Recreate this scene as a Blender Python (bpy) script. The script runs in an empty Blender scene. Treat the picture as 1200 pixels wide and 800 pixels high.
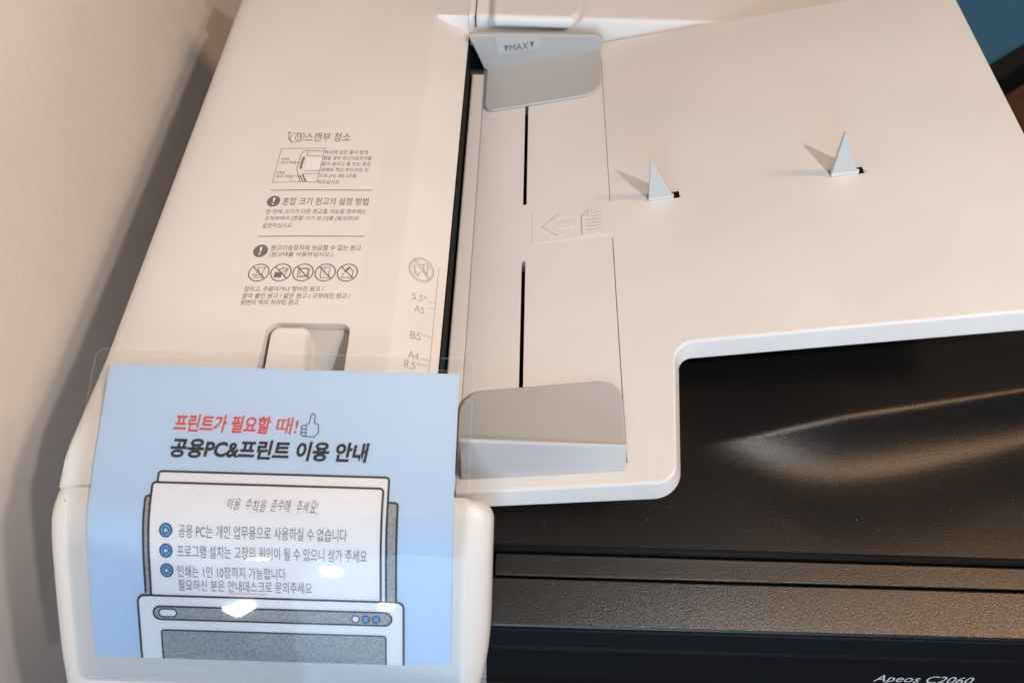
import bpy, bmesh, math, random
from math import sin, cos, pi, sqrt, radians, hypot
from mathutils import Vector, Matrix
random.seed(4)
S = bpy.context.scene
C = S.collection
ZO = 1000.0            # millimetres from the floor up to the size marks of the feeder
def W(x, y, z): return Vector((x/1000, y/1000, (z+ZO)/1000))

# ------------------------------------------------------------------ camera
def make_camera():
    p, r, yw = radians(58.92), radians(1.5), radians(-0.18)
    fwd = Vector((sin(yw)*cos(p), cos(yw)*cos(p), -sin(p)))
    right = fwd.cross(Vector((0, 0, 1))).normalized(); up = right.cross(fwd)
    R = cos(r)*right + sin(r)*up; U = -sin(r)*right + cos(r)*up
    cd = bpy.data.cameras.new('camera'); cam = bpy.data.objects.new('camera', cd); C.objects.link(cam)
    m = Matrix((R, U, -fwd)).transposed().to_4x4(); m.translation = W(0, 0, 303)
    cam.matrix_world = m
    cd.sensor_width = 36; cd.lens = 810/1200*36; cd.clip_start = .01; cd.clip_end = 100
    cd.dof.use_dof = True; cd.dof.focus_distance = .39; cd.dof.aperture_fstop = 9.0
    S.camera = cam
make_camera()

# ------------------------------------------------------------------ light
w = bpy.data.worlds.new('World'); S.world = w; w.use_nodes = True
w.node_tree.nodes['Background'].inputs[0].default_value = (.90, .91, 1.0, 1)
w.node_tree.nodes['Background'].inputs[1].default_value = .07
S.view_settings.view_transform = 'Standard'; S.view_settings.look = 'None'
S.view_settings.exposure = 0.46; S.view_settings.gamma = 1
def lamp(name, kind, loc, power, col, size=.1, target=None, sy=None):
    d = bpy.data.lights.new(name, kind); d.energy = power; d.color = col
    if kind == 'AREA':
        d.size = size
        if sy: d.shape = 'RECTANGLE'; d.size_y = sy
        else: d.shape = 'DISK'
    else: d.shadow_soft_size = size
    o = bpy.data.objects.new(name, d); C.objects.link(o); o.location = W(*loc)
    if target: o.rotation_euler = (W(*target)-o.location).to_track_quat('-Z', 'Y').to_euler()
    return o
WARM = (1.0, .96, .92)
lamp('spot_lamp', 'POINT', (235, -20, 450), 3.7, WARM, .013)
lamp('overhead_fill', 'AREA', (-280, -250, 1500), 2.2, (1.0, .90, .84), 1.0, (0, 250, 0))  # unseen soft fill added overhead to even out the light
lamp('warm_highlight_fill', 'AREA', (1140, 70, 1300), 8.5, (1.0, .63, .38), .30, (200, 80, -50))  # unseen warm source added to give the black plastic its highlight
lamp('window_light', 'AREA', (150, -2400, 650), 26.0, (.42, .70, 1.0), 1.9, (0, 200, 0), 1.3)
wl = lamp('wall_fill_spot', 'SPOT', (700, -400, 1050), 22.0, (1.0, .94, .89), .02, (-300, 300, 60)); wl.data.spot_size = radians(29); wl.data.spot_blend = .9  # added narrow spot that brightens the wall, cone fading before the stoppers
cl = lamp('chair_fill_spot', 'SPOT', (2200, 2300, 1500), 70.0, (1.0, .86, .72), .1, (900, 1150, -450)); cl.data.spot_size = radians(34); cl.data.spot_blend = .5  # added spot that brightens the chair and floor, clear of the printer
for q in ((-1354, -3209, 1500), (-1080, -3750, 1500), (-2000, -4900, 1500), (-850, -4700, 1500)):
    lamp('ceiling_downlight', 'AREA', q, 3.2, (1, .95, .88), .08, (0, 100, 0))

# ------------------------------------------------------------------ materials
def mat(name, col, rough=.45, bump=0, scale=900, spec=.5, coat=0, var=0, metal=0, spk=0, dist=.00015):
    m = bpy.data.materials.new(name); m.use_nodes = True; nt = m.node_tree
    b = nt.nodes['Principled BSDF']
    b.inputs['Base Color'].default_value = (*col, 1); b.inputs['Roughness'].default_value = rough
    b.inputs['Specular IOR Level'].default_value = spec; b.inputs['Metallic'].default_value = metal
    b.inputs['Coat Weight'].default_value = coat; b.inputs['Coat Roughness'].default_value = .12
    tc = nt.nodes.new('ShaderNodeTexCoord')
    if bump:
        n = nt.nodes.new('ShaderNodeTexNoise'); n.inputs['Scale'].default_value = scale; n.inputs['Detail'].default_value = 3
        bp = nt.nodes.new('ShaderNodeBump'); bp.inputs['Strength'].default_value = bump; bp.inputs['Distance'].default_value = dist
        nt.links.new(tc.outputs['Object'], n.inputs['Vector']); nt.links.new(n.outputs['Fac'], bp.inputs['Height'])
        nt.links.new(bp.outputs['Normal'], b.inputs['Normal'])
    if var:
        n2 = nt.nodes.new('ShaderNodeTexNoise'); n2.inputs['Scale'].default_value = 14; n2.inputs['Detail'].default_value = 6
        rp = nt.nodes.new('ShaderNodeMapRange'); rp.inputs[1].default_value = .3; rp.inputs[2].default_value = .7
        rp.inputs[3].default_value = 1-var; rp.inputs[4].default_value = 1+var
        mx = nt.nodes.new('ShaderNodeMix'); mx.data_type = 'RGBA'; mx.blend_type = 'MULTIPLY'; mx.inputs[0].default_value = 1
        mx.inputs[6].default_value = (*col, 1)
        nt.links.new(tc.outputs['Object'], n2.inputs['Vector']); nt.links.new(n2.outputs['Fac'], rp.inputs[0])
        nt.links.new(rp.outputs[0], mx.inputs[7]); nt.links.new(mx.outputs[2], b.inputs['Base Color'])
        r2 = nt.nodes.new('ShaderNodeMapRange'); r2.inputs[1].default_value = .3; r2.inputs[2].default_value = .7
        r2.inputs[3].default_value = rough-.05; r2.inputs[4].default_value = rough+.05
        nt.links.new(n2.outputs['Fac'], r2.inputs[0]); nt.links.new(r2.outputs[0], b.inputs['Roughness'])
    return m
M = {}
M['shell'] = mat('shell_plastic', (.695, .677, .655), .42, .4, 2000, var=.03)
M['tray'] = mat('tray_plastic', (.715, .71, .70), .48, .5, 2000, var=.03)
M['guide'] = mat('guide_plastic', (.46, .465, .464), .42, .2, 2600, var=.015)
M['guide_light'] = mat('pale_guide_plastic', (.51, .52, .52), .42, .2, 2600)
M['peg'] = mat('stopper_plastic', (.56, .57, .57), .42, .2, 2600)
M['inlay'] = mat('edge_shade_plastic', (.60, .58, .56), .45, .2, 2600)  # darker beige, drawn as edge shading round the raised signs
M['black'] = mat('black_grained_plastic', (.007, .0065, .0065), .31, 1.0, 1700, spec=.38, dist=.00013)
M['bezel'] = mat('bezel_grained_plastic', (.008, .007, .007), .30, 1.0, 1500, spec=.62, dist=.00017)
M['dark'] = mat('dark_void_plastic', (.004, .004, .005), .8, spec=.15)  # near-black for dark parts and for painted shade inside openings
M['fascia'] = mat('dark_fascia_plastic', (.004, .005, .007), .5, .3, 1500, spec=.14)
M['rubber'] = mat('roller_rubber', (.05, .05, .05), .6)
M['ink'] = mat('grey_print', (.16, .145, .135), .6)
M['ink_soft'] = mat('pale_grey_print', (.36, .33, .30), .6)
M['emboss'] = mat('embossed_line', (.36, .325, .295), .6)
M['sticker'] = mat('clear_sticker', (.706, .684, .658), .34)
M['white_print'] = mat('white_print', (.75, .74, .74), .5)
M['silver'] = mat('silver_print', (.55, .56, .58), .4)
M['wall'] = mat('painted_wall', (.83, .74, .66), .8, .3, 110, var=.02, dist=.0009)
M['sheet'] = mat('blue_sheet', (.50, .655, .85), .55, .1, 1500, var=.012)
M['red'] = mat('red_print', (.62, .10, .11), .6)
M['navy'] = mat('black_print', (.018, .022, .032), .6)
M['body_text'] = mat('dark_grey_print', (.09, .095, .11), .6)
M['paper_white'] = mat('pale_window_print', (.80, .81, .85), .55)
M['blue'] = mat('blue_print', (.10, .30, .66), .55)
M['yellow'] = mat('yellow_print', (.75, .70, .50), .55)
M['body'] = mat('cabinet_plastic', (.62, .60, .58), .45, .2, 2000)
def grain_mat(name, a, b, sc):
    m = mat(name, a, .55); nt = m.node_tree; p = nt.nodes['Principled BSDF']
    tc = nt.nodes.new('ShaderNodeTexCoord'); n = nt.nodes.new('ShaderNodeTexNoise'); n.inputs['Scale'].default_value = sc
    n.inputs['Detail'].default_value = 4; r = nt.nodes.new('ShaderNodeValToRGB')
    r.color_ramp.elements[0].position = .38; r.color_ramp.elements[1].position = .62
    r.color_ramp.elements[0].color = (*a, 1); r.color_ramp.elements[1].color = (*b, 1)
    nt.links.new(tc.outputs['Object'], n.inputs['Vector']); nt.links.new(n.outputs['Fac'], r.inputs[0]); nt.links.new(r.outputs[0], p.inputs['Base Color'])
    return m
M['grey'] = grain_mat('speckled_grey_print', (.27, .28, .30), (.40, .41, .43), 900)
def film_mat():
    m = bpy.data.materials.new('clear_film'); m.use_nodes = True; nt = m.node_tree; nt.nodes.clear()
    out = nt.nodes.new('ShaderNodeOutputMaterial'); mix = nt.nodes.new('ShaderNodeMixShader')
    tr = nt.nodes.new('ShaderNodeBsdfTransparent'); tr.inputs[0].default_value = (.975, .978, .98, 1)
    gl = nt.nodes.new('ShaderNodeBsdfGlossy'); gl.inputs['Roughness'].default_value = .035
    fr = nt.nodes.new('ShaderNodeFresnel'); fr.inputs[0].default_value = 1.36
    tc = nt.nodes.new('ShaderNodeTexCoord'); n = nt.nodes.new('ShaderNodeTexNoise'); n.inputs['Scale'].default_value = 24; n.inputs['Detail'].default_value = 2
    bp = nt.nodes.new('ShaderNodeBump'); bp.inputs['Strength'].default_value = .5; bp.inputs['Distance'].default_value = .0010
    nt.links.new(tc.outputs['Object'], n.inputs['Vector']); nt.links.new(n.outputs['Fac'], bp.inputs['Height'])
    nt.links.new(bp.outputs['Normal'], gl.inputs['Normal']); nt.links.new(bp.outputs['Normal'], fr.inputs['Normal'])
    nt.links.new(fr.outputs[0], mix.inputs[0]); nt.links.new(tr.outputs[0], mix.inputs[1]); nt.links.new(gl.outputs[0], mix.inputs[2])
    nt.links.new(mix.outputs[0], out.inputs[0]); return m
M['film'] = film_mat()
def film_edge_mat():
    m = bpy.data.materials.new('film_rim'); m.use_nodes = True; nt = m.node_tree; nt.nodes.clear()
    out = nt.nodes.new('ShaderNodeOutputMaterial'); mix = nt.nodes.new('ShaderNodeMixShader'); mix.inputs[0].default_value = .14
    tr = nt.nodes.new('ShaderNodeBsdfTransparent'); df = nt.nodes.new('ShaderNodeBsdfDiffuse'); df.inputs[0].default_value = (.8, .8, .78, 1)
    nt.links.new(tr.outputs[0], mix.inputs[1]); nt.links.new(df.outputs[0], mix.inputs[2]); nt.links.new(mix.outputs[0], out.inputs[0]); return m
M['film_rim'] = film_edge_mat()
def stripe_mat():
    m = mat('blue_ribbed_fabric', (.03, .11, .18), .8); nt = m.node_tree; p = nt.nodes['Principled BSDF']
    tc = nt.nodes.new('ShaderNodeTexCoord'); wv = nt.nodes.new('ShaderNodeTexWave'); wv.inputs['Scale'].default_value = 50
    wv.bands_direction = 'X'; wv.inputs['Distortion'].default_value = .6
    r = nt.nodes.new('ShaderNodeValToRGB'); r.color_ramp.elements[0].color = (.010, .075, .15, 1); r.color_ramp.elements[1].color = (.035, .20, .36, 1)
    mp = nt.nodes.new('ShaderNodeMapping'); mp.inputs['Rotation'].default_value = (0, 0, -.6435); nt.links.new(tc.outputs['Object'], mp.inputs['Vector'])
    nt.links.new(mp.outputs['Vector'], wv.inputs['Vector']); nt.links.new(wv.outputs['Fac'], r.inputs[0]); nt.links.new(r.outputs[0], p.inputs['Base Color'])
    bp = nt.nodes.new('ShaderNodeBump'); bp.inputs['Distance'].default_value = .002; nt.links.new(wv.outputs['Fac'], bp.inputs['Height']); nt.links.new(bp.outputs['Normal'], p.inputs['Normal'])
    return m
M['fabric'] = stripe_mat()
M['wood'] = grain_mat('brown_floor', (.19, .065, .022), (.27, .10, .035), 9)

# ------------------------------------------------------------------ object helpers
def loc_of(p):
    v = Vector((0, 0, 0))
    while p: v = v + p.location; p = p.parent
    return v
def mk(name, verts, faces, m, parent=None, smooth=None, world=True):
    """verts in mm (scene space); stored relative to the parent chain"""
    off = loc_of(parent)
    me = bpy.data.meshes.new(name)
    me.from_pydata([(W(*v)-off) for v in verts], [], faces); me.validate(); me.update()
    bm = bmesh.new(); bm.from_mesh(me); bmesh.ops.recalc_face_normals(bm, faces=bm.faces); bm.to_mesh(me); bm.free()
    me.materials.append(M[m])
    o = bpy.data.objects.new(name, me); C.objects.link(o)
    if parent: o.parent = parent
    if smooth is not None:
        for p in me.polygons: p.use_smooth = True
        me.set_sharp_from_angle(angle=radians(smooth))
    return o
def empty(name, x, y, z):
    o = bpy.data.objects.new(name, None); C.objects.link(o); o.location = W(x, y, z); o.empty_display_size = .05; return o
def bake(o, smooth=None):
    """apply modifiers without operators"""
    dg = bpy.context.evaluated_depsgraph_get(); ev = o.evaluated_get(dg)
    me = bpy.data.meshes.new_from_object(ev); old = o.data; o.modifiers.clear(); o.data = me
    me.name = old.name
    if smooth is not None:
        for p in me.polygons: p.use_smooth = True
        me.set_sharp_from_angle(angle=radians(smooth))
    return o
def weight(o):
    m = o.modifiers.new('n', 'WEIGHTED_NORMAL'); m.keep_sharp = True; m.weight = 80; return bake(o)
def bevel(o, wd, seg=3, ang=30, smooth=40):
    b = o.modifiers.new('b', 'BEVEL'); b.width = wd/1000; b.segments = seg; b.limit_method = 'ANGLE'; b.angle_limit = radians(ang)
    return weight(bake(o, smooth))
def cut(o, cutters, smooth=35):
    for c in cutters:
        c.parent = None
        b = o.modifiers.new('c', 'BOOLEAN'); b.operation = 'DIFFERENCE'; b.solver = 'EXACT'; b.object = c
    bpy.context.view_layer.update(); bake(o, smooth); weight(o)
    for c in cutters:
        me = c.data; bpy.data.objects.remove(c); bpy.data.meshes.remove(me)
    return o
BOXF = [(0, 1, 2, 3), (4, 5, 6, 7), (0, 1, 5, 4), (1, 2, 6, 5), (2, 3, 7, 6), (3, 0, 4, 7)]
def box(name, x0, x1, y0, y1, z0, z1, m, parent=None, bev=0, seg=3):
    v = [(x0, y0, z0), (x1, y0, z0), (x1, y1, z0), (x0, y1, z0), (x0, y0, z1), (x1, y0, z1), (x1, y1, z1), (x0, y1, z1)]
    o = mk(name, v, BOXF, m, parent)
    return bevel(o, bev, seg) if bev else o
def rounded(pts, radii, seg=7):
    """polygon with each corner rounded"""
    out = []; n = len(pts)
    for i, p in enumerate(pts):
        p = Vector(p); a = Vector(pts[i-1])-p; b = Vector(pts[(i+1) % n])-p
        r = radii[i] if isinstance(radii, (list, tuple)) else radii
        if r <= 0: out.append(tuple(p)); continue
        ang = a.angle(b); t = min(r/math.tan(ang/2), a.length*.49, b.length*.49); r = t*math.tan(ang/2)
        a.normalize(); b.normalize(); c = p+(a+b).normalized()*(r/sin(ang/2))
        s = p+a*t-c; e = p+b*t-c; tot = s.angle_signed(e) if hasattr(s, 'angle_signed') else s.angle(e)
        for k in range(seg+1):
            f = k/seg; v = (s*sin((1-f)*s.angle(e))+e*sin(f*s.angle(e)))/sin(s.angle(e)); out.append(tuple(c+v))
    return out
def grow(poly, d):
    n = len(poly); o = []
    for i in range(n):
        a = Vector(poly[i-1]); b = Vector(poly[(i+1) % n]); t = (b-a).normalized(); o.append((poly[i][0]+t.y*d, poly[i][1]-t.x*d))
    return o
def prism(name, poly, zb, zt, m, parent=None, bev=0, seg=3, smooth=40, flare=0):
    """poly in XY; zb / zt are numbers or functions of (x, y)"""
    n = len(poly); fb = zb if callable(zb) else (lambda x, y: zb); ft = zt if callable(zt) else (lambda x, y: zt)
    v = [(x, y, fb(x, y)) for x, y in (grow(poly, flare) if flare else poly)]+[(x, y, ft(x, y)) for x, y in poly]
    f = [tuple(range(n-1, -1, -1)), tuple(range(n, 2*n))]+[(i, (i+1) % n, n+(i+1) % n, n+i) for i in range(n)]
    o = mk(name, v, f, m, parent)
    if bev: bevel(o, bev, seg, 50, smooth)
    else:
        for p in o.data.polygons: p.use_smooth = True
        o.data.set_sharp_from_angle(angle=radians(smooth))
    return o
def extrude_x(name, prof, x0, x1, m, parent=None, bev=0, seg=3, smooth=40, nx=1):
    n = len(prof); xs = [x0+(x1-x0)*i/nx for i in range(nx+1)]
    v = [(x, y, z) for x in xs for y, z in prof]
    f = [tuple(range(n)), tuple(range(nx*n, (nx+1)*n))]
    for k in range(nx): f += [(k*n+i, k*n+(i+1) % n, (k+1)*n+(i+1) % n, (k+1)*n+i) for i in range(n)]
    o = mk(name, v, f, m, parent)
    if bev: bevel(o, bev, seg, 35, smooth)
    elif smooth:
        for p in o.data.polygons: p.use_smooth = True
        o.data.set_sharp_from_angle(angle=radians(smooth))
    return o
# ---- flat print: everything is drawn in 2D and laid on a surface by a mapping (a, b, height) -> mm
class Art:
    def __init__(s): s.v = []; s.f = []
    def add(s, v, f):
        k = len(s.v); s.v += v; s.f += [tuple(i+k for i in q) for q in f]
    def stroke(s, pts, wd, closed=False, sub=3.0):
        P = [Vector(p) for p in pts]
        if closed: P.append(P[0])
        Q = []
        for a, b in zip(P, P[1:]):
            n = max(1, int((b-a).length/sub))
            Q += [a+(b-a)*k/n for k in range(n)]
        Q.append(P[-1]); n = len(Q); v = []
        for i, q in enumerate(Q):
            if closed: d0 = Q[i]-Q[i-1] if i else Q[-1]-Q[-2]; d1 = Q[(i+1)]-q if i < n-1 else Q[1]-Q[0]
            else: d0 = q-Q[i-1] if i else Q[1]-q; d1 = Q[i+1]-q if i < n-1 else q-Q[i-1]
            d = (d0.normalized()+d1.normalized())
            d = d.normalized() if d.length > 1e-6 else d1.normalized()
            nn = Vector((-d.y, d.x)); c = max(.5, abs(nn.dot(Vector((-d1.y, d1.x)).normalized())))
            v += [tuple(q+nn*wd/2/c), tuple(q-nn*wd/2/c)]
        s.add(v, [(2*i, 2*i+1, 2*i+3, 2*i+2) for i in range(n-1)])
    def poly(s, pts): s.add([tuple(p) for p in pts], [tuple(range(len(pts)))])
    def disc(s, cx, cy, rx, ry=None, n=28):
        ry = ry or rx; s.poly([(cx+rx*cos(2*pi*k/n), cy+ry*sin(2*pi*k/n)) for k in range(n)])
    def ring(s, cx, cy, rx, wd, ry=None, n=32):
        ry = ry or rx; s.stroke([(cx+rx*cos(2*pi*k/n), cy+ry*sin(2*pi*k/n)) for k in range(n)], wd, True, 9)
    def rows(s, a0, b0, a1, b1, r, step=1.5, rb=None):
        """filled rounded rectangle as rows of quads, so it can follow a curved sheet"""
        rb = r if rb is None else rb
        bs = sorted(set([b0+r*(1-cos(k*pi/12)) for k in range(7)]+[b1-rb*(1-cos(k*pi/12)) for k in range(7)]+[b0+r+(b1-rb-b0-r)*k/max(1, int((b1-b0)/step)) for k in range(max(1, int((b1-b0)/step))+1)]))
        v = []
        for b in bs:
            i = 0
            if r and b < b0+r: i = r-sqrt(max(0, r*r-(b0+r-b)**2))
            if rb and b > b1-rb: i = rb-sqrt(max(0, rb*rb-(b-b1+rb)**2))
            v += [(a0+i, b), (a1-i, b)]
        s.add(v, [(2*i, 2*i+1, 2*i+3, 2*i+2) for i in range(len(bs)-1)])
    def text(s, body, a0, a1, b0, b1, bold=0, shear=0, boxtext=None):
        """fit a line of text into a0..a1 x b0..b1 (b0 the foot of the letters)"""
        cu = bpy.data.curves.new('t', 'FONT'); cu.body = body; cu.size = 1; cu.offset = bold; cu.shear = shear
        cu.resolution_u = 3; cu.fill_mode = 'FRONT'
        ob = bpy.data.objects.new('t', cu); C.objects.link(ob)
        dg = bpy.context.evaluated_depsgraph_get(); me = bpy.data.meshes.new_from_object(ob.evaluated_get(dg))
        xs = [v.co.x for v in me.vertices]; ys = [v.co.y for v in me.vertices]
        x0, x1, y0, y1 = min(xs), max(xs), min(ys), max(ys)
        s.add([(a0+(v.co.x-x0)/(x1-x0)*(a1-a0), b0+(v.co.y-y0)/(y1-y0)*(b1-b0)) for v in me.vertices], [tuple(p.vertices) for p in me.polygons])
        bpy.data.objects.remove(ob); bpy.data.curves.remove(cu); bpy.data.meshes.remove(me)
    def build(s, name, m, parent, fn, h): return mk(name, [fn(a, b, h) for a, b in s.v], s.f, m, parent)
def meta(o, label=None, cat=None, group=None, kind=None):
    for k, v in (('label', label), ('category', cat), ('group', group), ('kind', kind)):
        if v: o[k] = v
    return o

# ------------------------------------------------------------------ setting
f = mk('floor', [(-300, -3000, -1000), (4000, -3000, -1000), (4000, 5000, -1000), (-300, 5000, -1000)], [(0, 1, 2, 3)], 'wood'); meta(f, kind='structure')
f = box('wall', -400, -300, -180, 3000, -1000, 1200, 'wall'); meta(f, kind='structure')

# blue ribbed panel beyond the tray (a low screen with a dark frame)
sc = empty('fabric_screen', 640, 900, -1000)
ua = Vector((.80, .60)); un = Vector((-.60, .80)); oc = Vector((686, 885))
def sp(a, b): q = oc+ua*a+un*b; return (q.x, q.y)
prism('fabric_panel', [sp(-260, 26), sp(420, 26), sp(420, 700), sp(-260, 700)], -460, -402, 'fabric', sc, 6)
prism('panel_frame', [sp(-270, -8), sp(430, -8), sp(430, 24), sp(-270, 24)], -470, -392, 'dark', sc, 5)
for a, b in ((-200, 60), (360, 60), (-200, 640), (360, 640)):
    q = sp(a, b); prism('leg', [(q[0]+18*cos(k*pi/6), q[1]+18*sin(k*pi/6)) for k in range(12)], -1000, -458, 'dark', sc)
meta(sc, 'blue ribbed fabric chair with a black frame edge beyond the document tray', 'chair')
sc.name = 'blue_chair'

# ------------------------------------------------------------------ the printer
PR = empty('office_printer', 100, 270, -1000)
meta(PR, 'white and black office printer with a sheet feeder, sloping document tray and printed instruction sticker', 'printer')

# profile shared by the front of the feeder and the notice lying on it: (Y, Z) pairs
KN = [(190, 20.2), (170, 16), (155, 13), (126, 4), (110, -1.5), (90, -9), (78, -17), (58, -34), (36.5, -53), (22, -68), (8, -84)]
def smooth_profile():
    tt = [0]
    for a, b in zip(KN, KN[1:]): tt.append(tt[-1]+hypot(b[0]-a[0], b[1]-a[1]))
    N = 520; td = [tt[-1]*i/(N-1) for i in range(N)]; Y = []; Z = []; j = 0
    for t in td:
        while j < len(tt)-2 and t > tt[j+1]: j += 1
        u = (t-tt[j])/(tt[j+1]-tt[j]); Y.append(KN[j][0]+u*(KN[j+1][0]-KN[j][0])); Z.append(KN[j][1]+u*(KN[j+1][1]-KN[j][1]))
    def sm(A):
        o = []
        for i in range(N):
            s = 0
            for k in range(-16, 17):
                q = i+k
                s += A[q] if 0 <= q < N else (2*A[0]-A[-q] if q < 0 else 2*A[-1]-A[2*(N-1)-q])
            o.append(s/33)
        return o
    Y = sm(Y); Z = sm(Z); T = [0]
    for i in range(1, N): T.append(T[-1]+hypot(Y[i]-Y[i-1], Z[i]-Z[i-1]))
    return T, Y, Z
PT, PY, PZ = smooth_profile()
def prof_t(T):
    T = max(0.0, min(PT[-1]-1e-6, T)); lo = int(T/PT[-1]*(len(PT)-1))
    while lo > 0 and PT[lo] > T: lo -= 1
    while lo < len(PT)-2 and PT[lo+1] < T: lo += 1
    u = (T-PT[lo])/(PT[lo+1]-PT[lo]); ty = PY[lo+1]-PY[lo]; tz = PZ[lo+1]-PZ[lo]; L = hypot(ty, tz)
    return PY[lo]+u*ty, PZ[lo]+u*tz, tz/L, -ty/L
def prof_z(y):
    for i in range(len(PY)-1):
        if PY[i] >= y >= PY[i+1]: return PZ[i]+(PZ[i+1]-PZ[i])*(PY[i]-y)/(PY[i]-PY[i+1])
    return PZ[0]
# arc length at which Y = 154.6 is the upper border of the blue sheet
T0 = next(PT[i] for i in range(len(PY)) if PY[i] <= 156.2)

def crown(x):
    pts = [(-206, -8), (-205, -3.5), (-202.5, 0), (-198, 2.8), (-190, 5.2), (-175, 7), (-150, 8.2), (-120, 9), (-62, 9.4), (-59.6, 9.0), (-57.5, 7.6), (-39.2, -1.6), (-38.2, -2.6), (-37.4, -3.2)]
    if x <= pts[0][0]: return pts[0][1]
    for a, b in zip(pts, pts[1:]):
        if x <= b[0]: return a[1]+(b[1]-a[1])*(x-a[0])/(b[0]-a[0])
    return pts[-1][1]
def cover_z(x, y):
    c = crown(x); drop = 0
    if y > 437 and x > -62: c += (9.4-c)*min(1, (y-437)/1.8)
    if y < 166:
        P = prof_z(y)-1.4+min(0, c-5)*.35; d = c-P; return P if d > 1.5 else (c if d < -1.5 else c-(d+1.5)**2/6)
    if y > 478: c -= (y-478)**2*.08
    return c+drop
def feeder_cover():
    xs = [-206, -205, -203.8, -202.5, -200, -198, -194, -190, -182, -175, -162, -150, -135, -120, -105, -90, -75, -62, -60.8, -59.6, -58.6, -57.5, -50, -44, -39.2, -38.2, -37.4]
    ys = [102.4, 103, 104.2]+[106+4*i for i in range(16)]+[170+14*i for i in range(19)]+[430, 436.9, 438, 438.9]+[450, 466, 480, 484, 486.5, 488]
    n = len(xs); v = []
    for y in ys:
        for x in xs:
            z = cover_z(x, y)
            if y == 102.4: z -= .8
            v.append((x-(3.2*(166-y)/64*(-180-x)/26 if x < -180 and y < 166 else 0), y, z))
    f = [(j*n+i, j*n+i+1, (j+1)*n+i+1, (j+1)*n+i) for j in range(len(ys)-1) for i in range(n-1)]
    ring = [j*n for j in range(len(ys))]+[(len(ys)-1)*n+i for i in range(1, n)]+[j*n+n-1 for j in range(len(ys)-2, -1, -1)]+[i for i in range(n-2, 0, -1)]
    k = len(v)
    for r in ring: v.append((v[r][0], v[r][1], -40))
    m = len(ring)
    f += [(ring[i], ring[(i+1) % m], k+(i+1) % m, k+i) for i in range(m)]
    f.append(tuple(range(k, k+m)))
    o = mk('feeder_cover', v, f, 'shell', PR)
    pocket = prism('c', rounded([(-123.6, 130), (-80.4, 130), (-81.6, 184.6), (-123.3, 184.2)], [2, 2, 5, 6]), -17, 60, 'inlay')
    cut(o, [pocket], 32)
    return o
FC = feeder_cover()
# latch pocket and latch
def pocket():
    poly = rounded([(-123.4, 130.2), (-80.6, 130.2), (-81.8, 184.4), (-123.1, 184.0)], [2, 2, 5, 6])
    prism('latch_pocket', poly, -17.5, lambda x, y: -15 if y < 172 else -15+(y-172)*1.5, 'guide', FC)  # darker guide grey stands in for the shade on the pocket floor
    lp = rounded([(-120.8, 120), (-99.0, 120), (-101.4, 182.2), (-120.6, 181.6)], [2, 2, 4.5, 4.5])
    v = prism('release_latch', lp, lambda x, y: -16, lambda x, y: min(cover_z(x, y)+.5, cover_z(x, y)+.5), 'shell', FC, 1.6, 4)
    return v
pocket()
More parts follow.
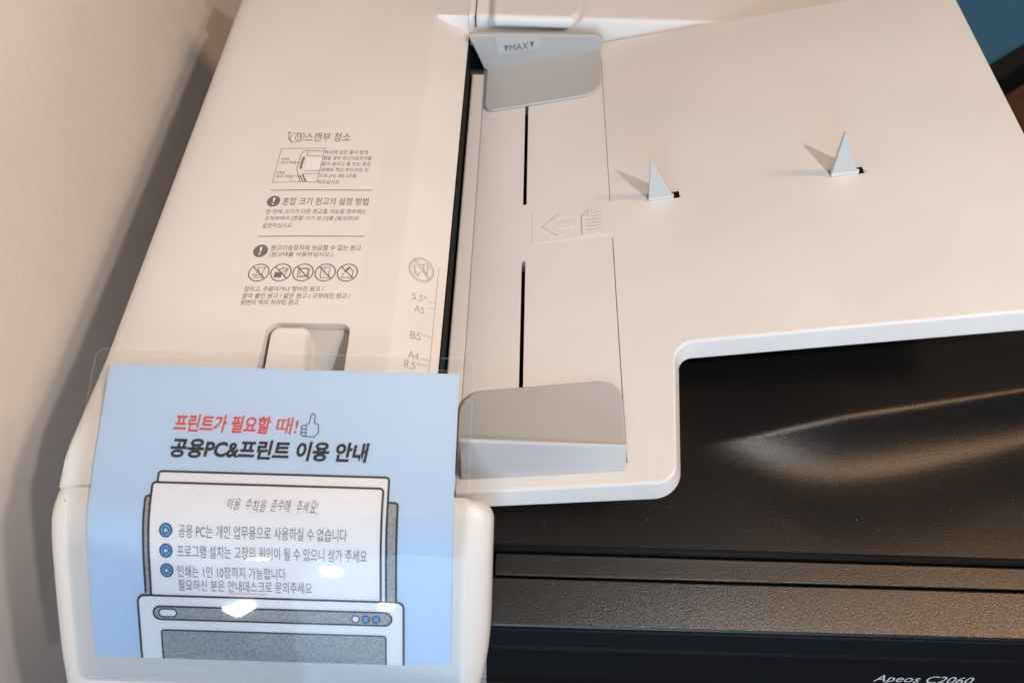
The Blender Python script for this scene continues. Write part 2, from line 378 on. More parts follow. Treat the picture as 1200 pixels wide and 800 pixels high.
# cover surface print, laid flat a hair above the shell
def onc(x, y, h): return (x, y+.026*(x+140), cover_z(x, y+.026*(x+140))+h)
def sticker():
    st = Art()
    v = []; nx = 12; ny = 20
    for j in range(ny+1):
        for i in range(nx+1): v.append((-142.5+63*i/nx, 190.5+135*j/ny))
    st.add(v, [(j*(nx+1)+i, j*(nx+1)+i+1, (j+1)*(nx+1)+i+1, (j+1)*(nx+1)+i) for j in range(ny) for i in range(nx)])
    o = st.build('instruction_sticker', 'sticker', PR, onc, .10)
    a = Art(); H = .2
    a.text('스캔부 청소', -128.3, -101.2, 312.0, 319.6)
    for k, t in enumerate(['복사에 검은 줄이 발생', '했을 경우 원고이송장치를', '들어 올리고 물 또는 중성', '세제에 적신 부드러운 천', '으로 [A], [B] 2곳을', '닦으십시오.']):
        wd = [25.5, 28.4, 28.2, 27.6, 21.5, 13][k]; y = 303.2-4.75*k
        a.text(t, -114.6, -114.6+wd, y-1.7, y+1.6)
    a.text('[A]', -138.6, -134.6, 296.4, 298.7); a.text('유리 부분', -138.8, -129.8, 293.6, 296.0)
    a.text('[B]', -139.3, -135.3, 285.6, 287.9); a.text('유리 부분', -139.3, -130.3, 282.6, 285.0)
    a.text('혼합 크기 원고의 설정 방법', -131.8, -83.6, 261.8, 267.4, .004)
    a.text('한 번에 크기가 다른 원고를 이송할 경우에는', -139.6, -83.8, 255.3, 258.9)
    a.text('조작부에서 [혼합 크기 원고]를 [활성화]로', -139.3, -87.2, 250.2, 253.8)
    a.text('설정하십시오.', -139.5, -122.8, 245.3, 248.8)
    a.text('원고이송장치에 보급할 수 없는 원고', -131.5, -83.2, 229.5, 233.4, .004)
    a.text('(원고대를 사용하십시오.)', -131.5, -97.6, 224.8, 228.6, .004)
    a.text('접히고, 주름지거나 찢어진 원고 /', -140.0, -98.8, 202.6, 206.0, .004)
    a.text('잘라 붙인 원고 / 얇은 원고 / 구부러진 원고 /', -140.0, -84.4, 198.4, 201.8, .004)
    a.text('뒷면이 먹지 처리된 원고', -140.0, -110.2, 194.3, 197.7, .004)
    a.build('printed_text', 'ink', o, onc, H)
    for y in (273.1, 239.4):
        r = Art(); r.stroke([(-140.4, y), (-82.5, y)], .5); r.build('ruled_line', 'ink', o, onc, H)
    # machine diagram
    d = Art(); d.stroke([(-140.6, 279.3), (-115.0, 279.3), (-115.0, 306.4), (-140.8, 306.4)], .28, True)
    d.stroke([(-115.0, 304.0), (-126.4, 304.6), (-128.2, 301.5), (-128.6, 290), (-127.6, 286.5), (-124.8, 279.6)], .4)
    d.stroke([(-124.6, 304.2), (-124.4, 300.2), (-115.2, 299.8)], .3); d.stroke([(-124.2, 287.8), (-115.2, 288.4)], .3); d.stroke([(-124.6, 285.6), (-115.2, 286)], .3)
    d.stroke([(-129.9, 294.8), (-125.4, 293.8)], .3); d.stroke([(-130.0, 284.4), (-125.0, 283.2)], .3)
    d.stroke([(-130.6, 279.5), (-129.6, 284)], .25); d.stroke([(-121.6, 279.5), (-124.4, 285.2)], .9); d.stroke([(-123.3, 279.5), (-125.8, 284.6)], .6)
    d.stroke([(-125.9, 299.4), (-126.4, 296), (-126.5, 292), (-126.2, 289.6)], 1.0)
    for k in range(6): d.stroke([(-127.4, 298.6-1.7*k), (-125.2, 299.1-1.7*k)], .35)
    d.build('machine_diagram', 'ink', o, onc, H)
    p = Art(); p.poly([(-124.0, 298.6), (-115.4, 298.9), (-115.4, 289.4), (-123.6, 289.0)]); p.build('diagram_highlight', 'white_print', o, onc, H-.03)
    # washing hand sign
    g = Art(); g.ring(-134.0, 315.4, 3.4, .35, 3.9, 20); g.ring(-131.6, 315.8, 2.6, .35, 3.6, 20); g.disc(-138.6, 319.8, .8, None, 10)
    g.stroke([(-138.6, 318.6), (-138.2, 315), (-136, 311.6)], .4); g.stroke([(-133.5, 318.8), (-132.2, 313.4)], .3); g.stroke([(-131.8, 318.8), (-130.6, 313.4)], .3)
    g.stroke([(-130, 319.6), (-128.6, 318.4)], .3); g.build('wiping_hand_sign', 'ink', o, onc, H)
    for (cx, cy, r_) in ((-137.0, 264.8, 3.7), (-136.8, 229.4, 3.9)):
        e = Art(); e.disc(cx, cy, r_, r_*1.1); q = e.build('exclamation_sign', 'ink', o, onc, H)
        e = Art(); e.poly([(cx-.7, cy+2.6), (cx+.7, cy+2.6), (cx+.35, cy-.8), (cx-.35, cy-.8)]); e.disc(cx, cy-2.2, .6, None, 10)
        e.build('exclamation_mark', 'white_print', o, onc, H+.1)
    for k in range(5):
        cx = -134.6+11.62*k; cy = 214.9; e = Art(); e.ring(cx, cy, 5.25, .62, 5.5); e.stroke([(cx-3.7, cy+3.9), (cx+3.7, cy-3.9)], .6)
        if k == 0:
            e.stroke([(cx-1.2, cy+3.4), (cx+2.8, cy+3.4), (cx+1.8, cy-.6), (cx+2.6, cy-3.2), (cx-2.8, cy-3.2)], .4); e.stroke([(cx-3, cy-1), (cx-1, cy-2.2), (cx+.6, cy-1.2), (cx+2.4, cy-2.4)], .5); e.stroke([(cx-1.2, cy+3.4), (cx-.2, cy+.6), (cx-1.8, cy-1)], .4)
        elif k == 1:
            e.poly([(cx-3.2, cy-3.2), (cx+.6, cy-3.2), (cx+.6, cy+.2), (cx-3.2, cy+.2)]); e.stroke([(cx-2, cy+2), (cx+.4, cy+2), (cx+.4, cy+3.2), (cx+3.4, cy+2.2), (cx+.8, cy-.2)], .5); e.stroke([(cx+3.2, cy+1.6), (cx+2, cy-3)], .35)
        elif k == 2:
            e.stroke([(cx-2.8, cy+2.9), (cx+2.2, cy+2.9), (cx+2.6, cy-2.6), (cx-2.4, cy-3)], .42, True); e.stroke([(cx-1.6, cy+2.2), (cx+3, cy+2.2), (cx+3.2, cy-3)], .35); e.stroke([(cx-1.8, cy+2.2), (cx-1.4, cy-2.2), (cx+2.4, cy-2.2)], .3)
        elif k == 3:
            e.stroke([(cx-2.2, cy+3.2), (cx+2.2, cy+3.4), (cx+1.9, cy-1), (cx+2.3, cy-3.2), (cx-2, cy-3.5), (cx-2.4, cy-.6)], .4, True); e.stroke([(cx-.4, cy+3.1), (cx-.9, cy-.6)], .25)
        else:
            e.stroke([(cx-3, cy-3.2), (cx+2.6, cy-3.4), (cx+3, cy+1), (cx+.6, cy+3.4)], .42); e.stroke([(cx-2.8, cy-3.0), (cx-1.4, cy+.8)], .35); e.stroke([(cx+.8, cy+3.8), (cx-1.2, cy+.6)], 1.1)
        e.build('prohibition_sign', 'ink', o, onc, H)
    return o
sticker()
def ch(x, y, h): return (x, y, cover_z(x, y)+h)
def scale_marks():
    a = Art()
    a.stroke([(-41.7, 228), (-41.4, 160)], .3)
    for nm, x0, x1, y, k0, k1 in (('5.5"', -53.4, -46.3, 205.4, (-45.6, 204.4), (-41.8, 204.8)), ('A5', -51.6, -46.8, 198.3, (-45.3, 200.8), (-41.6, 200.9)), ('B5', -52.0, -47.0, 182.1, (-46.0, 183.8), (-41.9, 183.7)), ('A4', -52.1, -46.9, 170.8, (-45.7, 169.8), (-41.9, 169.9)), ('8.5"', -53.4, -46.2, 165.2, (-45.9, 166.6), (-41.9, 166.9))):
        a.text(nm, x0, x1, y-2.1, y+2.1); a.stroke([k0, k1], .3)
    a.build('size_mark', 'emboss', FC, ch, .08)
    i = Art(); cx, cy = -50.3, 223.4; i.ring(cx, cy, 6.2, .45, 7.6); i.ring(cx, cy, 5.5, .25, 6.8)
    i.stroke([(cx-4.2, cy+5), (cx+4.4, cy-5)], .5); i.stroke([(cx-3.2, cy+5.6), (cx+5.2, cy-4.2)], .35)
    i.stroke([(cx-3.6, cy+2.6), (cx-3.2, cy-3.6), (cx-1.6, cy-4.6), (cx-.8, cy-2)], .4); i.stroke([(cx-4.6, cy+1), (cx-1, cy-5)], .35)
    i.stroke([(cx+.6, cy+4.4), (cx+1.4, cy-1.4), (cx+3, cy-1.8), (cx+3, cy+4)], .4); i.stroke([(cx-.4, cy+3), (cx+2.2, cy+5), (cx+4.2, cy+2)], .35)
    i.build('no_staples_sign', 'emboss', FC, ch, .08)
    r = Art(); r.stroke([(-42.6, 240), (-57.0, 241.5), (-58.3, 236)], .4); r.build('embossed_frame', 'sticker', FC, ch, .08)
scale_marks()

# front cap of the feeder (the light block the notice hangs over)
PYB = 101.4
def front_cap():
    N = 60; prof = []
    Ts = PT[-1]; st = next(PT[i] for i in range(len(PY)) if PY[i] <= PYB)
    for k in range(N+1):
        T = st+(Ts-6-st)*k/N; y, z, ny, nz = prof_t(T); d = 1.3
        if k == 0: d = 2.2
        if k == 1: d = 1.5
        prof.append((y-ny*d, z-nz*d))
    xs = [-212.6, -211.9, -211.0, -209.4, -206, -200, -194, -180, -140, -100, -60, -30, -18, -13, -9.8, -8.0, -7.0, -6.6]
    inset = {-212.6: 11, -211.9: 6.5, -211.0: 4.2, -209.4: 2.4, -206: 1.0, -200: .4, -194: .2, -18: .2, -13: 1.0, -9.8: 2.6, -8.0: 4.6, -7.0: 8.0, -6.6: 12}
    v = []; n = N+1
    for x in xs:
        for k, (y, z) in enumerate(prof):
            T = st+(Ts-6-st)*k/N; _, _, ny, nz = prof_t(T); d = inset.get(x, 0)
            xx = x
            if x > -60:    # lower right corner draws in
                u = max(0, (k/N-.45)/.55); xx = x-(x+60)/53*(u**2.6)*10
                dd = (Ts-6-st)*k/N; R_ = 10.5
                if dd < R_: xx -= (x+60)/53*(R_-sqrt(R_*R_-(R_-dd)**2))
            if x < -180:
                u = max(0, 1-k/N/.16); xx = x+3.0*u*u
            v.append((xx, y-ny*d+(2.5 if k == 0 and d > 1 else 0)*0, z-nz*d))
    f = [(i*n+k, i*n+k+1, (i+1)*n+k+1, (i+1)*n+k) for i in range(len(xs)-1) for k in range(N)]
    # close: back plane and sides
    b = len(v)
    for i, x in enumerate(xs):
        v.append((v[i*n][0], 101.6, -98)); 
    for i in range(len(xs)-1):
        f.append((i*n, (i+1)*n, b+i+1, b+i)); f.append((i*n+N, b+i, b+i+1, (i+1)*n+N))
    f.append(tuple([k for k in range(n)]+[b])); L = (len(xs)-1)*n
    f.append(tuple([L+k for k in range(n)]+[b+len(xs)-1]))
    o = mk('front_cap', v, f, 'shell', PR, 50)
    return o
front_cap()
box('feeder_seam', -204, -40, 96, 103.0, -30, -9.0, 'dark', PR)

# inner frame of the feeder: black boxes standing in for shade in the mouth, rear rail
box('feed_mouth_shade', -38.6, -20, 105, 436, -60, -46, 'dark', PR)
box('feed_opening_shade', -37.3, -36.6, 105, 436, -46, -3.9, 'dark', PR)  # thin black sheet over the cover side, standing in for the unlit opening
box('mouth_end_shade', -36.5, -27.2, 431.4, 436, -46, -12, 'dark', PR)  # black box over a pale wall, painting the shade at the slit end
box('feed_lip', -35.6, -25.2, 111.5, 424, -45, -26.25, 'shell', PR, 1.6, 4)
box('feed_roller', -38.4, -27, 424.5, 431, -34, -27, 'rubber', PR, 2, 3)
rail = extrude_x('rear_rail', [(436, -50), (437.0, -8), (438.6, 7.6), (439.8, 9.2), (441.5, 9.7), (520, 9.7), (520, -50)], -37.2, 262, 'shell', PR, 0, 3, 50)
box('rear_shell', -204, -37.4, 488.6, 520, -60, 4, 'shell', PR, 2)
box('rail_seam', -32.7, -32.0, 436.5, 520, 2, 9.9, 'dark', PR)
prism('guide_housing', [(-20.5, 428.6), (33.5, 428.2), (41.5, 438.0), (41.5, 500), (-20.5, 500)], 7.4, 16.0, 'tray', PR, 3.6, 6, 60)

# ------------------------------------------------------------------ sloping tray
def tz(x, y=0): return -19.44+.24*x
def tray():
    pts = [(-26.6, 110.6), (76.9, 110.6), (82.8, 184.4), (272, 184.4), (272, 434.6), (-26.6, 434.6)]
    poly = rounded(pts, [1.5, 9, 11, 9, 7, 2], 9)
    n = len(poly)
    o = prism('document_tray', poly, lambda x, y: tz(x)-11.5, lambda x, y: tz(x), 'tray', PR, 1.3, 4, 45, 4.4)
    cs = []
    def sl(x0, x1, y0, y1, d0, d1):
        return prism('c', [(x0, y0), (x1, y0), (x1, y1), (x0, y1)], lambda x, y: tz(x)-d0, lambda x, y: tz(x)+d1, 'dark')
    cs.append(sl(3.7, 5.9, 292.0, 386, 20, 9)); cs.append(sl(3.7, 5.9, 158, 249.2, 20, 9))
    cs.append(sl(55.2, 55.75, 121, 258, 5, 9)); cs.append(sl(55.2, 55.75, 286, 416, 5, 9))
    for px in (84.6, 182.0): cs.append(sl(px-7.9, px+10.4, 281.6, 288.4, 2.4, 9))
    cut(o, cs, 40)
    return o
TR = tray()
prism('slot_bed', [(0, 150), (10, 150), (10, 395), (0, 395)], lambda x, y: tz(x)-14.5, lambda x, y: tz(x)-12.2, 'dark', PR)
def ont(x, y, h): return (x, y, tz(x)+h)
# raised direction plate with arrow and page
def direction_plate():
    fr = rounded([(9.4, 260.4), (55.0, 260.4), (55.0, 283.8), (9.4, 283.8)], 1, 3)
    o = prism('direction_plate', fr, lambda x, y: tz(x)-.2, lambda x, y: tz(x)+.30, 'tray', TR, .14, 2, 40)
    ar = [(15.6, 271.6), (24.6, 279.8), (26.6, 278.0), (21.6, 273.4), (34.6, 273.4), (34.6, 269.8), (21.6, 269.8), (26.6, 265.2), (24.6, 263.4)]
    prism('arrow_sign', ar, lambda x, y: tz(x)+.3, lambda x, y: tz(x)+.95, 'tray', o, .2, 2, 40)
    pg = [(38.6, 262.6), (49.6, 262.6), (49.6, 280.2), (42.2, 280.2), (38.6, 276.0)]
    q = prism('page_sign', pg, lambda x, y: tz(x)+.3, lambda x, y: tz(x)+.95, 'tray', o, .2, 2, 40)
    e = Art(); e.stroke(ar, .28, True, 9); e.build('arrow_edge_shade', 'inlay', o, ont, .97)  # darker line paints the shading along the raised arrow edge
    e = Art(); e.stroke(pg, .28, True, 9); e.build('page_edge_shade', 'inlay', o, ont, .97)  # page edge shading, likewise drawn as a darker line
    e = Art()
    for k in range(6): e.stroke([(41 if k > 1 else 44, 277.8-2.5*k), (48.4, 277.8-2.5*k)], .35)
    e.stroke([(38.6, 276), (42.2, 276), (42.2, 280.2)], .3)
    e.build('page_line', 'emboss', o, ont, 1.0)
direction_plate()
# fold-up stoppers
def stopper(px):
    h = 27.5; y0 = 282.6; y1 = 285.2
    a = (px-7.4, tz(px-7.4)+.2); b = (px+6.0, tz(px+6.0)+.2); c = (px-11.6, tz(px)+h); c2 = (px-10.9, tz(px)+h+.1)
    v = [(a[0], y0, a[1]), (b[0], y0, b[1]), (c2[0], y0+1.4, c2[1]), (c[0], y0+1.4, c[1]), (a[0], y1+1, a[1]), (b[0], y1+1, b[1]), (c2[0], y1+.8, c2[1]), (c[0], y1+.8, c[1])]
    o = mk('tray_stopper', v, BOXF, 'peg', TR); bevel(o, .55, 3)
    n = 12; vv = []
    for xx in (px-7.6, px+6.3):
        for k in range(n): vv.append((xx, 283.4+1.7*cos(2*pi*k/n), tz(xx)+.1+1.7*sin(2*pi*k/n)))
    mk('hinge_barrel', vv, [tuple(range(n)), tuple(range(n, 2*n))]+[(k, (k+1) % n, n+(k+1) % n, n+k) for k in range(n)], 'peg', TR, 40)
    prism('hinge_recess_shade', [(px-7.7, 281.8), (px+10.3, 281.8), (px+10.3, 288.2), (px-7.7, 288.2)], lambda x, y: tz(x)-2.9, lambda x, y: tz(x)-1.9, 'dark', TR)  # dark floor set just below the surface, painting the shade of the hole
for px in (84.6, 182.0): stopper(px)

# ------------------------------------------------------------------ paper guides
def guide_rear():
    pl = rounded([(-24.6, 380.2), (53.6, 380.2), (55.2, 428), (-24.6, 428)], [8, 12, 0, 0], 8)
    o = prism('paper_guide', pl, lambda x, y: tz(x)+.15, lambda x, y: tz(x)+2.3, 'guide', PR, .9, 3, 50)
    # upright wall: outline in XZ, thin in Y
    wl = [(-37.2, 4.6), (51.0, 6.6), (55.6, 4.2), (55.4, tz(55.4)+1.2), (-25.0, tz(-25.)+1.2), (-26.8, tz(-26.8)+3.5)]
    wl = rounded(wl, [1.5, 2, 2, 0, 1, 2], 4); n = len(wl)
    v = [(x, 424.4+(6-z)*.03, z) for x, z in wl]+[(x, 428.0, z) for x, z in wl]
    f = [tuple(range(n)), tuple(range(n, 2*n))]+[(k, (k+1) % n, n+(k+1) % n, n+k) for k in range(n)]
    q = mk('guide_wall', v, f, 'guide', o); bevel(q, .7, 3, 40)
    def onw(x, z, h): return (x, 424.4+(6-z)*.03-h, z)
    pq = [(-18.3, 4.2), (13.4, 5.2), (12.2, -3.6), (-15.8, -10.4)]
    m = Art(); m.poly(pq); lb = m.build('limit_plate', 'guide_light', o, onw, .30)
    m = Art(); m.stroke([(-18.3, 4.2), (-15.8, -10.4), (12.2, -3.6), (13.4, 5.2)], .45); m.build('plate_edge', 'silver', o, onw, .36)
    t = Art(); t.text('MAX', -8.4, 4.6, -6.2, -.9)
    t.poly([(-12.2, -.9), (-9.2, -.9), (-10.7, -6)]); t.poly([(5.6, -.9), (8.6, -.9), (7.1, -6)])
    for x in (-12.9, ): t.v = [(x_, z_+.2+.21*(x_+1)) for x_, z_ in t.v]
    t.build('limit_mark', 'ink', o, onw, .5)
    return o
guide_rear()
def guide_front():
    pl = rounded([(-27.0, 122), (55.2, 122), (55.2, 165.0), (-27.0, 165.0)], [0, 0, 12, 12], 8)
    o = prism('paper_guide', pl, lambda x, y: tz(x)+.15, lambda x, y: tz(x)+2.3, 'guide', PR, .9, 3, 50)
    # wall leaning back from the tray edge up to a level top
    X0, X1 = -23.6, 54.6
    nx = 10; v = []
    for i in range(nx+1):
        x = X0+(X1-X0)*i/nx; b = tz(x)+.2; t = 3.4-.012*(x-X0)
        v += [(x, 116.9, b), (x, 125.4, t-.6), (x, 126.2, t), (x, 127.2, t), (x, 128.0, t-.8), (x, 128.6, b+3.6), (x, 131.0, b+2.0)]
    k = 7; f = [(i*k+j, i*k+(j+1) % k, (i+1)*k+(j+1) % k, (i+1)*k+j) for i in range(nx) for j in range(k)]
    f += [tuple(range(k)), tuple(range(nx*k, nx*k+k))]
    q = mk('guide_wall', v, f, 'guide', o); bevel(q, .5, 2, 35)
guide_front()

# ------------------------------------------------------------------ black platen cover under the tray
def lerp(tab, x):
    if x <= tab[0][0]: return tab[0][1]
    for a, b in zip(tab, tab[1:]):
        if x <= b[0]: return a[1]+(b[1]-a[1])*(x-a[0])/(b[0]-a[0])
    return tab[-1][1]
def sstep(a, b, x): t = max(0, min(1, (x-a)/(b-a))); return t*t*(3-2*t)
def platen():
    xs = [-14+6*i for i in range(20)]+[106+4*i for i in range(60)]+[350, 356]
    ridge = lambda x: 151+(x-131)*.185
    wtab = [(100, 7), (112, 10), (124, 15), (136, 20.5), (148, 25.5), (160, 29), (172, 31.2), (184, 32.3), (200, 32.8), (220, 32.2), (250, 30), (281, 27), (400, 24)]
    a_ = .16; G = [0]
    for i in range(200):
        u = (i+.5)/200; G.append(G[-1]+min(u/a_, 1)*(1-u)**.9)
    G = [1-g/G[-1] for g in G]
    def z(x, y):
        yr = ridge(x); s = 13*sstep(96, 185, x); wd = lerp(wtab, x); base = -47
        if y >= yr+4: return base+s*1.0
        u = (yr+4-y)/(wd+4)
        valley = 1.6*sstep(110, 170, x)
        if u < 1: return base-valley+(s+valley)*(G[int(u*200)]*(1-(u*200-int(u*200)))+G[min(200, int(u*200)+1)]*(u*200-int(u*200)))-(0)
        return base-valley+valley*sstep(1, 2.0, u)+.0*(y)
    v = []; rows = 0; nx = len(xs)
    us = [0, .02, .05, .1, .18, .27, .36, .46, .56, .66, .76, .86, .95, 1.05, 1.2, 1.4, 1.7, 2.0]
    grid = []
    for x in xs:
        yr = ridge(x); wd = lerp(wtab, x); col = [440, 380, 320, 270, 240, yr+14, yr+5, yr+3.4, yr+2.6, yr+1.8, yr+.9]
        col += [yr-wd*u for u in us]; last = col[-1]
        last = max(last, 96)
        col = [max(c, 92.6+.25*(len(col)-i)) for i, c in enumerate(col)]+[92.4]
        grid.append([(x, y, z(x, y)) for y in col]+[(x, 91.8, -49.5), (x, 91.8, -66)])
    m = len(grid[0]); v = [p for g in grid for p in g]
    f = [(i*m+j, i*m+j+1, (i+1)*m+j+1, (i+1)*m+j) for i in range(nx-1) for j in range(m-1)]
    o = mk('platen_cover', v, f, 'black', PR, 20)
platen()
extrude_x('rear_bezel', [(91.2, -72), (91.4, -60.6), (90.6, -60), (80.4, -60.0), (79.8, -60.5), (79.8, -72)], -5.6 , 356, 'bezel', PR, .35, 2, 40)
extrude_x('front_bezel', [(79.0, -74), (79.0, -60.5), (78.4, -60.0), (57.0, -60.5), (55.8, -61.5), (55.6, -74)], -7.6 , 356, 'bezel', PR, .35, 2, 40)
box('bezel_gap', -7, 356, 78.6, 80.2, -74, -67, 'dark', PR)
extrude_x('front_fascia', [(70, -130), (62, -66), (55.0, -66), (48.8, -75.6), (47.6, -76.0), (46.9, -77.4), (44.5, -83), (37.5, -95), (34.6, -100), (30, -150), (30, -200), (70, -200)], -9, 356, 'fascia', PR, .5, 3, 30)
fa = Art()
fa.text('Apeos C2060', 0, 51.0, 0, 7.0, 0, .25)
def onf(a, b, h):   # on the sloping face between (45.8,-82) and (40,-91)
    y = 38.4+b*.504; z = -93.5+b*.864
    return (191.5+a, y-.864*h, z+.504*h)
fa.build('model_name', 'silver', PR, onf, .15)

# scanner body and cabinet down to the floor
box('feeder_base', -204, -27.5, 104, 456, -60, -41, 'dark', PR)
box('tray_support', -27, 60, 140, 440, -46.5, -36, 'dark', PR)
box('scanner_body', -202, 356, 98, 520, -150, -66.5, 'body', PR)
box('control_ledge', -10, 356, 71, 97.5, -150, -75.5, 'dark', PR)
box('printer_cabinet', -200, 356, 60, 520, -960, -200.5, 'body', PR, 4)
for z0, z1 in ((-900, -730), (-720, -550), (-540, -370)):
    d = box('paper_drawer', -180, 380, 52, 60.4, z0, z1, 'body', PR, 2); box('drawer_handle', 20, 180, 49, 53, z1-40, z1-16, 'dark', d, 1)
box('side_column', -200, 356, 98.5, 500, -200.4, -150.5, 'dark', PR)
for x in (-170, 325):
    for y in (90, 480): box('caster', x-20, x+20, y-20, y+20, -1000, -960.2, 'rubber', PR, 6)

# ------------------------------------------------------------------ laminated notice
NT = empty('laminated_notice', -108, 90, prof_z(90))
meta(NT, 'blue laminated usage notice with red and black Korean title, lying over the feeder', 'notice')
def ons(s, t, h):
    y, z, ny, nz = prof_t(T0+t); return (-191.3+s, y+ny*h, z+nz*h)
a = Art(); a.rows(0, 0, 166.3, 139, 0.1); SH = a.build('paper_sheet', 'sheet', NT, ons, 0)
for p in SH.data.polygons: p.use_smooth = True
L = .05
def flip(fn):
    return lambda s, t, h: fn(s, t, h)
def T_(art, body, s0, s1, ttop, tbot, bold=0, shear=0): art.text(body, s0, s1, tbot, ttop, bold, shear)
# back window sheet, side tabs, front sheet
def rr_path(s0, t0, s1, t1, r, open_bottom=True):
    P = [(s0, t1)]
    P += [(s0+r-r*cos(k*pi/12), t0+r-r*sin(k*pi/12)) for k in range(7)]
    P += [(s1-r+r*sin(k*pi/12), t0+r-r*cos(k*pi/12)) for k in range(7)]
    P += [(s1, t1)]
    return P
def window(name, s0, t0, s1, t1, r, fill, lay, wd=1.0):
    a = Art(); a.rows(s0, t0, s1, t1, r, 1.5, 0); o = a.build(name, fill, NT, ons, L*lay)
    b = Art(); b.stroke(rr_path(s0, t0, s1, t1, r), wd); b.build('outline', 'navy', o, ons, L*(lay+1))
    return o
window('side_tab_print', 25.6, 60.2, 60, 106, 1.6, 'grey', 1)
window('side_tab_print', 110, 60.4, 140.9, 107, 1.6, 'grey', 1)
window('back_page_print', 30.4, 49.2, 136.3, 107, 1.6, 'paper_white', 3)
window('front_page_print', 28.2, 54.2, 133.9, 107, 1.6, 'paper_white', 5)
wf = window('browser_window_print', 21.9, 107.0, 144.4, 139, 3.2, 'paper_white', 7)
b = Art(); b.rows(28.8, 112.2, 138.9, 118.9, 3.3, .8); tb = b.build('title_bar_print', 'grey', NT, ons, L*9)
b = Art(); P = [(32.1-3.3*sin(k*pi/10), 115.55+3.3*cos(k*pi/10)) for k in range(11)]+[(135.6+3.3*sin(k*pi/10), 115.55-3.3*cos(k*pi/10)) for k in range(11)]
b.stroke(P, .85, True); b.build('outline', 'navy', tb, ons, L*10)
b = Art(); b.rows(31.4, 113.5, 39.6, 117.3, 1.85, .6); pl = b.build('address_pill_print', 'paper_white', NT, ons, L*11)
b = Art(); P = [(33.3-1.9*sin(k*pi/10), 115.4+1.9*cos(k*pi/10)) for k in range(11)]+[(37.7+1.9*sin(k*pi/10), 115.4-1.9*cos(k*pi/10)) for k in range(11)]
b.stroke(P, .6, True); b.build('outline', 'navy', pl, ons, L*12)
for s_, m_ in ((122.3, 'paper_white'), (127.0, 'blue'), (131.8, 'blue')):
    b = Art(); b.disc(s_, 115.8, 1.6); q = b.build('window_button_print', m_, NT, ons, L*11)
    b = Art(); b.ring(s_, 115.8, 1.7, .55); b.build('outline', 'navy', q, ons, L*12)
b = Art(); b.rows(31.9, 124.2, 136.2, 139, 1.4, 1.5, 0); iw = b.build('inner_panel_print', 'grey', NT, ons, L*9)
b = Art(); b.stroke(rr_path(31.9, 124.2, 136.2, 139, 1.4), .7); b.build('outline', 'navy', iw, ons, L*10)
# titles
b = Art()
T_(b, '프린트가 필요할', 34.2, 79.6, 22.7, 31.0, .030, .16); T_(b, '때!', 82.0, 92.4, 22.9, 30.9, .010, .12)
b.build('red_title', 'red', NT, ons, L*2)
b = Art()
T_(b, '공용PC&프린트 이용 안내', 34.2, 126.3, 33.8, 42.9, .037, .16)
pass
b.build('black_title', 'navy', NT, ons, L*2)
# thumbs up
b = Art(); b.stroke([(95.4, 26.6), (97.4, 25.4), (97.8, 21.6), (98.8, 20.8), (99.8, 21.8), (99.7, 25.2), (101.6, 26.0), (102.0, 29.4), (100.4, 31.6), (96.0, 31.6)], .42)
for t in (26.6, 28.2, 29.8): b.ring(95.1, t+.7, 1.3, .38, .85, 14)
b.stroke([(96.0, 31.6), (94.4, 31.2)], .4)
b.build('thumbs_up_print', 'navy', NT, ons, L*3)
b = Art(); b.poly([(97.8, 21.6), (98.8, 20.8), (99.8, 21.8), (99.7, 25.2), (101.6, 26.0), (102.0, 29.4), (100.4, 31.6), (96.0, 31.6), (94.2, 30), (94.2, 27), (97.4, 25.4)]); b.build('thumb_fill', 'sheet', NT, ons, L*2)
b = Art()
for k in range(5):
    an = -pi/2+(k-2)*.45; b.stroke([(98.8+1.6*cos(an), 21.2+1.6*sin(an)), (98.8+2.8*cos(an), 21.2+2.8*sin(an))], .28)
b.build('thumb_rays', 'yellow', NT, ons, L*3)
b = Art()
hx = 63.4
for c_, w_ in (('이', 3.1), ('용', 3.3), (' ', 2.2), ('수', 3.2), ('칙', 3.5), ('을', 3.3), (' ', 2.0), ('준', 3.2), ('수', 3.1), ('해', 3.4), (' ', 2.2), ('주', 3.1), ('세', 3.2), ('요', 3.1), ('!', .7)):
    if c_ != ' ':
        dy = random.uniform(-.45, .45); T_(b, c_, hx, hx+w_*.86, 60.6+dy, 66.0+dy+random.uniform(-.5, .3), -.008, .3)
    hx += w_*.97
b.build('handwritten_heading', 'navy', NT, ons, L*7)
b = Art()
T_(b, '공용 PC는 개인 업무용으로 사용하실 수 없습니다', 41.8, 118.4, 72.6, 78.6, -.004)
T_(b, '프로그램 설치는 고장의 원인이 될 수 있으니 삼가 주세요', 41.2, 127.6, 82.0, 88.0, -.004)
T_(b, '인쇄는 1인 10장까지 가능합니다', 40.9, 90.4, 91.8, 97.6, -.004)
T_(b, '필요하신 분은 안내데스크로 문의주세요', 41.0, 102.3, 98.6, 104.2, -.004)
b.build('rule_text', 'body_text', NT, ons, L*7)
b = Art(); b.stroke([(63.5+.5*k, 104.9+.35*(-1)**(k//2)*(1 if k % 2 else 0)) for k in range(37)], .22); b.build('wavy_underline', 'red', NT, ons, L*8)
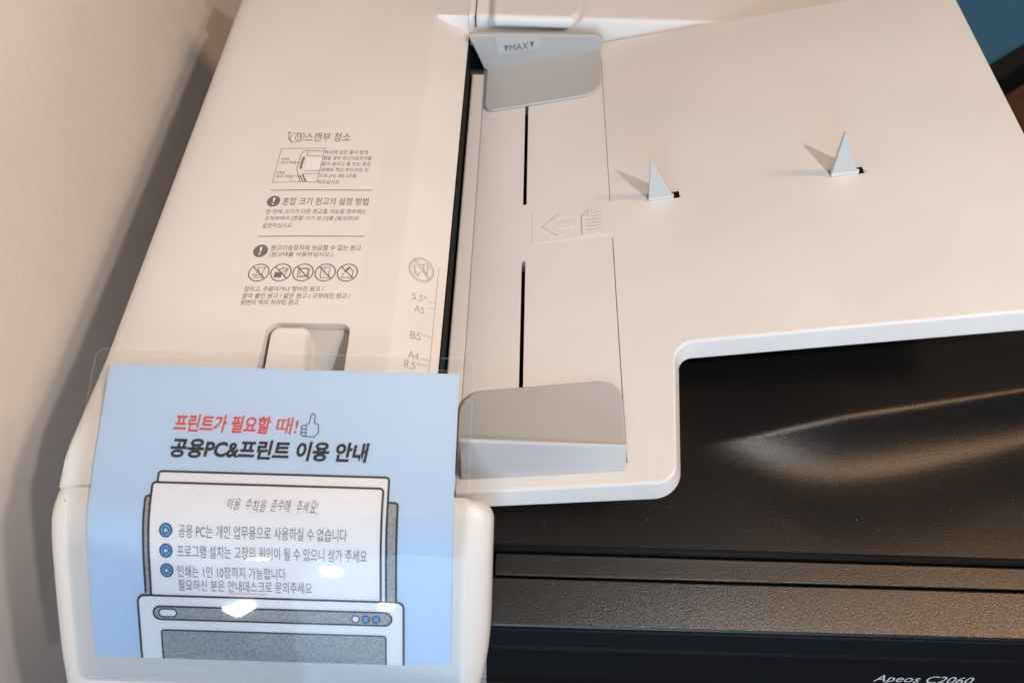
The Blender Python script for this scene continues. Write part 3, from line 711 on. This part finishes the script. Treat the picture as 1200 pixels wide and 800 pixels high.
for t in (75.4, 84.9, 94.4):
    b = Art(); b.disc(36.1, t, 2.75, 3.1); q = b.build('play_bullet', 'blue', NT, ons, L*7)
    b = Art(); b.ring(36.1, t, 2.75, .55, 3.1); b.stroke([(35.2, t-1.5), (35.2, t+1.5), (37.6, t)], .4, True); b.build('outline', 'navy', q, ons, L*8.5)
    b = Art(); b.poly([(35.2, t-1.4), (35.2, t+1.4), (37.5, t)]); b.build('play_arrow', 'white_print', q, ons, L*8)
# clear pouch
S0, S1, TT, TB, FR = -7.4, 173.0, -7.4, 152, 4.5
b = Art(); b.rows(S0, TT, S1, TB, FR, 1.2); fl = b.build('laminate_film', 'film', NT, ons, .8)
for p in fl.data.polygons: p.use_smooth = True
def film_rim():
    P = []
    for cx, cy, a0 in ((S0+FR, TT+FR, pi), (S1-FR, TT+FR, 1.5*pi), (S1-FR, TB-FR, 0), (S0+FR, TB-FR, .5*pi)):
        P += [(cx+FR*cos(a0+k*pi/12), cy+FR*sin(a0+k*pi/12)) for k in range(7)]
    b = Art(); b.stroke(P, .35, True, 2.0); b.build('film_edge', 'film_rim', NT, ons, .85)
    b = Art(); P = [(-1.2, -1.4), (167.6, -1.4), (167.6, 140.4), (-1.2, 140.4)]
    b.stroke(P, .22, True, 2.0); b.build('sealing_line', 'film_rim', NT, ons, .83)
film_rim()

# a little dust on the dark plastic and the tray
def dust(name, m, parent, pts, r):
    v = []; f = []
    for (x, y, z) in pts:
        q = r*random.uniform(.5, 1.3); k = len(v)
        v += [(x-q, y, z), (x, y-q, z), (x+q, y, z), (x, y+q, z), (x, y, z+q)]; f += [(k, k+1, k+4), (k+1, k+2, k+4), (k+2, k+3, k+4), (k+3, k, k+4)]
    o = mk(name, v, f, m, parent); meta(o, kind='stuff')
dust('dust', 'sticker', PR, [(random.uniform(0, 300), random.uniform(96, 128), -46.9) for _ in range(26)]+[(random.uniform(0, 300), random.uniform(58, 78), -60.9) for _ in range(14)], .16)
dust('dust', 'ink_soft', PR, [(x, y, tz(x)+.02) for x, y in [(random.uniform(60, 260), random.uniform(190, 430)) for _ in range(22)]], .14)
